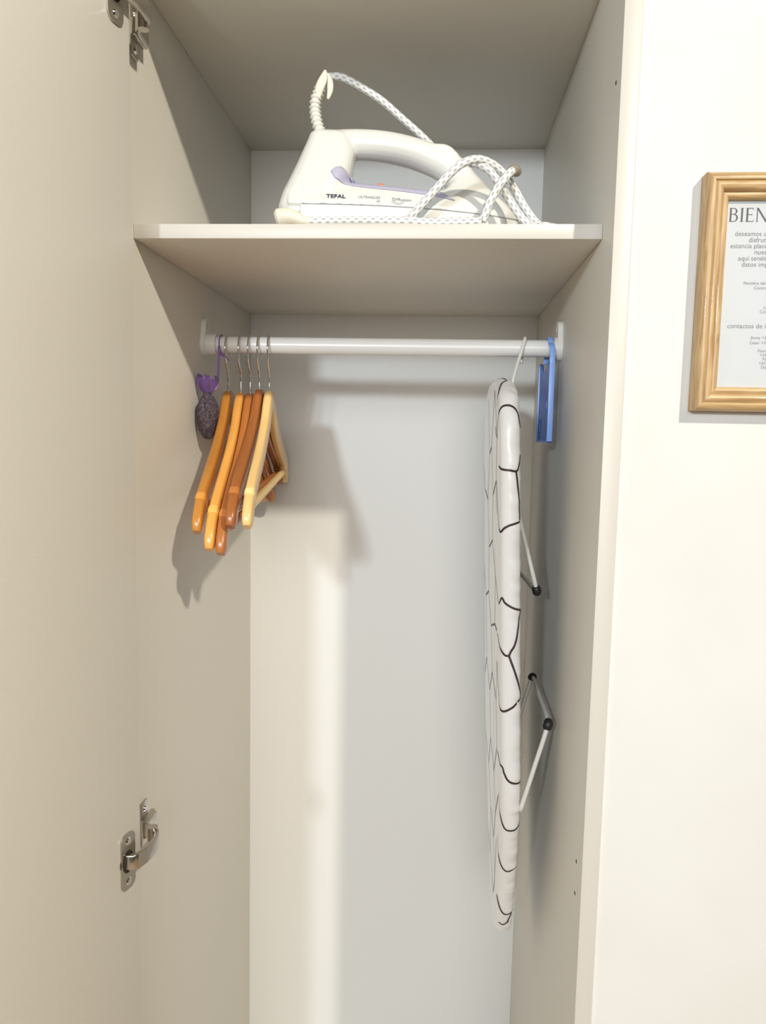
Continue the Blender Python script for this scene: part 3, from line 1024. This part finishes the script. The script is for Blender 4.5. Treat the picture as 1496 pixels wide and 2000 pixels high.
# lilac trim round the bottom of the grip opening
def on_far(u, w, lift):
    hit = SHELL_BVH.ray_cast(ip(u, 0.12, w), -iv, 0.2)
    return ip(u, 0.03, w) if hit[0] is None else hit[0] + iv * lift
LOW = [(0.058, 0.0655), (0.062, 0.0585), (0.072, 0.0535), (0.085, 0.0505), (0.105, 0.0485), (0.135, 0.0465), (0.16, 0.0445), (0.182, 0.0420), (0.196, 0.0395)]
UPP = [(0.058, 0.0660), (0.063, 0.0705), (0.069, 0.0722), (0.074, 0.0690), (0.080, 0.0630), (0.085, 0.0590), (0.10, 0.0625), (0.135, 0.0590), (0.165, 0.0550), (0.182, 0.0480), (0.196, 0.0400)]
verts, faces = [], []
NU, NW = 56, 8
for i in range(NU + 1):
    u = 0.058 + (0.196 - 0.058) * i / NU
    lo, hi = interp(LOW, u), interp(UPP, u)
    if u > 0.086:
        hi = max(lo + 0.001, min(hi, interp(TOP, u) - 0.0022))
    for j in range(NW + 1):
        verts.append(on_shell(u, lo + (hi - lo) * j / NW, 0.0008))
for i in range(NU):
    for j in range(NW):
        a = i * (NW + 1) + j
        faces.append((a, a + 1, a + NW + 2, a + NW + 1))
trim = mesh_obj('grip_trim', verts, faces, M['lilac'], iron, True)
sm = trim.modifiers.new('thick', 'SOLIDIFY')
sm.thickness = 0.001
sm.offset = 0
# trim saddle across the deck below the handle, and the pilot light on it
bm = bmesh.new()
rings = []
for i in range(13):
    u = 0.090 + (0.168 - 0.090) * i / 12
    h = interp(TOP, u)
    rings.append([ip(u, v * 0.026, h + 0.0016 - 0.0022 * abs(v) ** 3) for v in (-1, -0.8, -0.5, 0, 0.5, 0.8, 1)] + [ip(u, v * 0.024, h - 0.005) for v in (1, -1)])
loft(bm, rings)
bm_obj('grip_saddle', bm, M['lilac'], iron, angle=50)
bm = bmesh.new()
bmesh.ops.create_uvsphere(bm, u_segments=16, v_segments=10, radius=0.0036)
for v in bm.verts:
    v.co = ip(0.1135, -0.010, 0.0612) + Vector((v.co.x * 1.3, v.co.y, v.co.z * 0.8))
bm_obj('pilot_light', bm, M['orange'], iron, True)

def side_text(body, u, w, size, material, stretch=1.0, slope=0.0, bold=0.0):
    me = text_mesh(body, size, 'LEFT', bold)
    bm = bmesh.new()
    bm.from_mesh(me)
    bmesh.ops.triangulate(bm, faces=bm.faces)
    bmesh.ops.subdivide_edges(bm, edges=[e for e in bm.edges if e.calc_length() > 0.002], cuts=1)
    for v in bm.verts:
        v.co = on_shell(u + v.co.x * stretch, w + v.co.y + slope * v.co.x, 0.0007)
    bpy.data.meshes.remove(me)
    o = bm_obj('lettering', bm, material, iron)
    return o
side_text('TEFAL', 0.0535, 0.0345, 0.0062, M['ink'], 1.25, 0.0, 0.00016)
side_text('ULTRAGLISS', 0.0885, 0.0352, 0.0042, M['grey_ink'], 1.05)
side_text('20', 0.1085, 0.0312, 0.0034, M['grey_ink'], 1.2)
side_text('Diffusion', 0.1255, 0.0340, 0.0050, M['grey_ink'], 1.2)
# small shield drawn under the script word
def side_line(pts, r, material, name):
    P = smooth_path([(a, b, 0) for a, b in pts], 5)
    q = [on_shell(p.x, p.y, 0.0003) for p in P]
    return tube(name, None, r, material, iron, path=q, k=6)
side_line([(0.1245, 0.0325), (0.1275, 0.0315), (0.130, 0.0302), (0.1325, 0.0295), (0.136, 0.0305), (0.139, 0.0325)], 0.00022, M['grey_ink'], 'emblem_line')
side_line([(0.1275, 0.0335), (0.1305, 0.0318), (0.1325, 0.0308), (0.1345, 0.0318), (0.1375, 0.0335)], 0.00018, M['grey_ink'], 'emblem_line')

# cord: guard at the heel, clip, and the loops round the front of the iron
CR = 0.0044
def wpt(x, y, h):
    return Vector((x, y, ZSHELF + h))
guard_path = smooth_path([wpt(0.193, 0.127, 0.118), wpt(0.1895, 0.127, 0.126), wpt(0.1865, 0.127, 0.136), wpt(0.1848, 0.128, 0.147), wpt(0.1855, 0.128, 0.157), wpt(0.188, 0.129, 0.165), wpt(0.191, 0.130, 0.173)], 12)
def guard_r(i, s):
    return 0.0060 - 0.011 * s * 0.06 + 0.0011 * math.sin(s * 2 * math.pi / 0.0052)
v, f, uv = sweep(guard_path, lambda i, s: circle(guard_r(i, s), 14))
g = mesh_obj('cord_guard', v, f, mat('ribbed_cord_guard', (0.66, 0.65, 0.60), 0.5), iron, True)
# clip: two leaf shaped jaws pinching the cord
for (pts, wd) in (([(0.1885, 0.126, 0.157), (0.190, 0.124, 0.168), (0.1945, 0.124, 0.179), (0.1965, 0.126, 0.188)], 0.0085), ([(0.1995, 0.128, 0.158), (0.2020, 0.127, 0.168), (0.2010, 0.128, 0.179), (0.1965, 0.129, 0.188)], 0.0060)):
    p = smooth_path([wpt(*q) for q in pts], 6)
    L_ = len(p) - 1
    v, f, uv = sweep(p, lambda i, s: circle(max(0.0008, wd * 0.5 * (0.35 + 0.9 * math.sin(math.pi * min(1, i / L_ * 0.92 + 0.06)))), 12, 0.0022), up=(0, -1, 0), fixed_up=True)
    mesh_obj('cord_clip', v, f, M['plug'], iron, True)
cord_pts = [wpt(0.1895, 0.131, 0.172), wpt(0.194, 0.136, 0.184), wpt(0.2050, 0.140, 0.1880), wpt(0.2165, 0.143, 0.1870), wpt(0.2369, 0.149, 0.1788), wpt(0.2600, 0.153, 0.1655), wpt(0.2812, 0.158, 0.1495), wpt(0.3050, 0.165, 0.1320),
            wpt(0.3230, 0.175, 0.1180), wpt(0.345, 0.192, 0.098), wpt(0.362, 0.200, 0.083), wpt(0.385, 0.190, 0.066), wpt(0.405, 0.160, 0.036), wpt(0.425, 0.130, 0.012), wpt(0.437, 0.105, 0.0049)]
uv_tube('power_cord', smooth_path(cord_pts, 10), CR, M['cord'], iron)
# front loop: rises from the shelf edge over the nose and drops behind to the right
loop1 = [wpt(0.2900, 0.0640, 0.0049), wpt(0.2985, 0.0625, 0.0085), wpt(0.3101, 0.0600, 0.0200), wpt(0.3269, 0.0600, 0.0385), wpt(0.3395, 0.0620, 0.0530), wpt(0.3530, 0.066, 0.0655), wpt(0.3690, 0.075, 0.0730), wpt(0.3850, 0.086, 0.0720),
         wpt(0.4000, 0.096, 0.0640), wpt(0.4120, 0.101, 0.0500), wpt(0.4240, 0.100, 0.0300), wpt(0.4370, 0.092, 0.0110), wpt(0.4460, 0.080, 0.0049), wpt(0.4560, 0.085, 0.0049)]
uv_tube('power_cord', smooth_path(loop1, 10), CR, M['cord'], iron)
loop2 = [wpt(0.3756, 0.0600, 0.0049), wpt(0.3795, 0.0600, 0.0140), wpt(0.3830, 0.0600, 0.0240), wpt(0.3905, 0.0610, 0.0385), wpt(0.3985, 0.064, 0.0500), wpt(0.4040, 0.070, 0.0575), wpt(0.4085, 0.078, 0.0625)]
uv_tube('power_cord', smooth_path(loop2, 10), CR, M['cord'], iron)
inner = [wpt(0.3620, 0.074, 0.0690), wpt(0.3700, 0.080, 0.0700), wpt(0.3815, 0.083, 0.0650), wpt(0.3905, 0.086, 0.0560), wpt(0.3985, 0.090, 0.0460), wpt(0.4080, 0.094, 0.0340), wpt(0.4200, 0.094, 0.0180), wpt(0.4310, 0.090, 0.0060)]
uv_tube('power_cord', smooth_path(inner, 10), CR, M['cord'], iron)
tip = smooth_path([wpt(0.4060, 0.074, 0.0600), wpt(0.4090, 0.0785, 0.0630), wpt(0.4115, 0.0835, 0.0640), wpt(0.4130, 0.0880, 0.0625)], 5)
v, f, uv = sweep(tip, lambda i, s: circle(0.0056 if i < 14 else 0.0044, 14))
te = mesh_obj('cord_sleeve_end', v, f, mat('brown_grey_sleeve', (0.26, 0.225, 0.18), 0.7), iron, True)
te['label'] = 'brownish grey worn cord sleeve'
# stretch of cord lying along the shelf edge to the plug
run = [wpt(0.1880, 0.0600, 0.0049), wpt(0.2060, 0.0590, 0.0049), wpt(0.2300, 0.0575, 0.0049), wpt(0.2560, 0.0575, 0.0049), wpt(0.2800, 0.0590, 0.0049), wpt(0.2990, 0.0600, 0.0049), wpt(0.3200, 0.0640, 0.0049), wpt(0.3500, 0.0635, 0.0049), wpt(0.3756, 0.0600, 0.0049)]
uv_tube('power_cord', smooth_path(run, 10), CR, M['cord'], iron)
pp = smooth_path([wpt(0.1535, 0.0640, 0.0095), wpt(0.1580, 0.0640, 0.0105), wpt(0.1680, 0.0630, 0.0110), wpt(0.1760, 0.0620, 0.0090), wpt(0.1840, 0.0605, 0.0060), wpt(0.1925, 0.0598, 0.0049)], 6)
v, f, uv = sweep(pp, lambda i, s: circle(interp([(0, 0.006), (0.003, 0.0088), (0.012, 0.0090), (0.022, 0.0072), (0.032, 0.0050), (0.042, 0.0044)], s), 16))
mesh_obj('plug', v, f, M['plug'], iron, True)

# ------------------------------------------------------------------ framed welcome sheet on the wall
FX0, FX1, FZ0, FZ1 = 0.5832, 0.7590, 0.0240, 0.2482
FR = thing('picture_frame', 'oak picture frame with a printed white welcome sheet on the wall right of the wardrobe', 'picture frame', ((FX0 + FX1) / 2, WALL_Y, (FZ0 + FZ1) / 2))
RW = 0.0238
# profile: (distance from the outer edge, height out of the wall)
PROF = [(0.0, 0.0), (0.0, 0.0145), (0.0018, 0.0175), (0.0055, 0.0192), (0.0090, 0.0186), (0.0100, 0.0168), (0.0112, 0.0180), (0.0150, 0.0182), (0.0185, 0.0165), (0.0205, 0.0138), (0.0212, 0.0120), (0.0224, 0.0124), (0.0250, 0.0122), (0.0275, 0.0102), (0.02879, 0.0075), (0.02879, 0.0)]
PROF = [(d * RW / 0.0288 if d < 0.0288 else d, h) for d, h in PROF]
def rail_piece(a, b, inward):
    """mitred moulding from corner a to corner b (x, z), inward = (dx, dz)"""
    a, b, n = Vector((a[0], 0, a[1])), Vector((b[0], 0, b[1])), Vector((inward[0], 0, inward[1]))
    t = (b - a).normalized()
    verts, uvs, faces = [], [], []
    k = len(PROF)
    for end in (0, 1):
        for j, (d, h) in enumerate(PROF):
            p = (a + t * d if end == 0 else b - t * d) + n * d
            verts.append(Vector((p.x, WALL_Y - h, p.z)))
            uvs.append(((p - a).dot(t) + a.x * 7.3 + a.z * 3.1, (d + h * 0.4) * 1.0 + a.z))
    for j in range(k):
        faces.append((j, (j + 1) % k, (j + 1) % k + k, j + k))
    faces += [tuple(range(k)), tuple(range(k, 2 * k))]
    return mesh_obj('frame_rail', verts, faces, M['oak'], FR, uvs=uvs, angle=48)
rail_piece((FX0, FZ0), (FX0, FZ1), (1, 0))
rail_piece((FX0, FZ1), (FX1, FZ1), (0, -1))
rail_piece((FX1, FZ1), (FX1, FZ0), (-1, 0))
rail_piece((FX1, FZ0), (FX0, FZ0), (0, 1))
SY = WALL_Y - 0.0050
sheet = box('welcome_sheet', (FX0 + RW - 0.004, SY, FZ0 + RW - 0.004), (FX1 - RW + 0.004, WALL_Y - 0.001, FZ1 - RW + 0.004), M['paper'], FR, 0)
gl = box('glass_pane', (FX0 + RW - 0.0035, WALL_Y - 0.0071, FZ0 + RW - 0.0035), (FX1 - RW + 0.0035, WALL_Y - 0.0059, FZ1 - RW + 0.0035), M['glass'], FR, 0)
SC = (FX0 + FX1) / 2
TY = SY - 0.0002
def put_line(body, x0, z, size, material, width=None):
    """a line of print whose left end is at x0 and whose base line is at z"""
    me = text_mesh(body, size)
    xs = [v.co.x for v in me.vertices]
    k = 1.0 if width is None else width / (max(xs) - min(xs))
    mn = min(xs)
    verts = [(x0 + (v.co.x - mn) * k, TY, z + v.co.y) for v in me.vertices]
    faces = [tuple(p.vertices) for p in me.polygons]
    bpy.data.meshes.remove(me)
    return mesh_obj('text_line', verts, faces, material, sheet)

# heading in thin roman capitals, drawn stroke by stroke
def heading(word, x0, z0, h):
    bm = bmesh.new()
    TH, TN = 0.105 * h, 0.045 * h                                # thick and thin strokes
    layer = [0]
    def quad(pts):
        layer[0] += 1                                              # every stroke lies a hair above the last
        bm.faces.new([bm.verts.new((x0 + cur + a * h * 1.2, TY - 0.000002 * (layer[0] % 60), z0 + b * h)) for a, b in pts])
    def vstem(x, w=TH, b0=0.0, b1=1.0, ser=True):
        w /= h
        quad([(x, b0), (x + w, b0), (x + w, b1), (x, b1)])
        if ser:
            for b in (b0, b1):
                s = 0.035 if b == b0 else -0.035
                quad([(x - 0.075, b), (x + w + 0.075, b), (x + w, b + s), (x, b + s)])
    def hbar(x, xe, y, t=0.045):
        quad([(x, y), (xe, y), (xe, y + t), (x, y + t)])
    def arc(cx, cy, rx, ry, a0, a1, thick, thin, n=18):
        for i in range(n):
            pts = []
            for (a, inner) in ((i, 0), (i + 1, 0), (i + 1, 1), (i, 1)):
                an = math.radians(a0 + (a1 - a0) * a / n)
                t = thin + (thick - thin) * abs(math.cos(an))
                r1, r2 = (rx, ry) if not inner else (rx - t, ry - min(t, thin * 1.2))
                pts.append((cx + r1 * math.cos(an), cy + r1 / rx * ry * math.sin(an) if not inner else cy + r2 * math.sin(an)))
            quad(pts)
    def slant(xa, ya, xb, yb, w):
        quad([(xa, ya), (xa + w, ya), (xb + w, yb), (xb, yb)])
    cur = 0.0
    adv = {'B': 0.66, 'I': 0.37, 'E': 0.62, 'N': 0.86, 'V': 0.78, 'D': 0.82, 'O': 0.86, 'S': 0.54}
    for ch in word:
        if ch == 'B':
            vstem(0.09)
            hbar(0.10, 0.32, 0.955); hbar(0.10, 0.34, 0.525); hbar(0.10, 0.34, 0.0)
            arc(0.31, 0.7625, 0.23, 0.2375, -90, 90, 0.095, 0.045)
            arc(0.33, 0.285, 0.26, 0.285, -90, 90, 0.10, 0.045)
        elif ch == 'I':
            vstem(0.13)
        elif ch == 'E':
            vstem(0.09)
            hbar(0.10, 0.50, 0.955); hbar(0.10, 0.43, 0.50); hbar(0.10, 0.52, 0.0)
            quad([(0.47, 0.955), (0.50, 0.955), (0.52, 0.86), (0.505, 0.86)])
            quad([(0.42, 0.43), (0.435, 0.43), (0.435, 0.62), (0.42, 0.62)])
            quad([(0.48, 0.045), (0.52, 0.045), (0.575, 0.16), (0.56, 0.16)])
        elif ch == 'N':
            vstem(0.11, TN * 1.15)
            vstem(0.68, TN * 1.15)
            slant(0.09, 1.0, 0.64, 0.0, 0.115)
        elif ch == 'V':
            slant(0.05, 1.0, 0.33, 0.0, 0.11)
            slant(0.66, 1.0, 0.38, 0.0, 0.05)
        elif ch == 'D':
            vstem(0.09)
            hbar(0.10, 0.34, 0.955); hbar(0.10, 0.34, 0.0)
            arc(0.33, 0.5, 0.42, 0.5, -90, 90, 0.105, 0.045)
        elif ch == 'O':
            arc(0.43, 0.5, 0.39, 0.51, -180, 180, 0.105, 0.045, 36)
        elif ch == 'S':
            arc(0.27, 0.755, 0.19, 0.245, 40, 270, 0.075, 0.05)
            arc(0.27, 0.265, 0.22, 0.265, -140, 90, 0.085, 0.05)
        cur += adv[ch] * h * 1.18
    return bm_obj('heading', bm, M['paper_ink'], sheet)
heading('BIENVENIDOS', 0.6085, 0.2052, 0.0128)
for body, x0, z, size, wd in (('deseamos que', 0.6160, 0.1920, 0.0052, None), ('disfrutéis de una', 0.6293, 0.1862, 0.0052, None), ('estancia placentera', 0.6124, 0.1806, 0.0052, None), ('en nuestra casa', 0.6354, 0.1748, 0.0052, None),
                              ('aquí tenéis unos', 0.6204, 0.1690, 0.0052, None), ('datos importantes', 0.6241, 0.1632, 0.0052, None)):
    b = body if body != 'en nuestra casa' else 'nuestra casa'
    put_line(b, x0, z, size * 1.22, M['pale_ink'])
for body, x0, z, size in (('Nombre del wifi', 0.6272, 0.1463, 0.0040), ('Contraseña', 0.6372, 0.1418, 0.0040), ('Usuario', 0.6476, 0.1232, 0.0040), ('Contraseña', 0.6440, 0.1192, 0.0040)):
    put_line(body, x0, z, size * 1.05, M['pale_ink'])
put_line('contactos de interés', 0.6144, 0.1048, 0.0064, M['pale_ink'])
for body, x0, z in (('Jhony +34', 0.6370, 0.0944), ('Cesar +34', 0.6365, 0.0896), ('Floristería', 0.6450, 0.0817), ('+34 9', 0.6470, 0.0778), ('Fer', 0.6500, 0.0740), ('+34 6', 0.6465, 0.0700), ('Dia', 0.6490, 0.0660)):
    put_line(body, x0, z, 0.0041, M['pale_ink'])
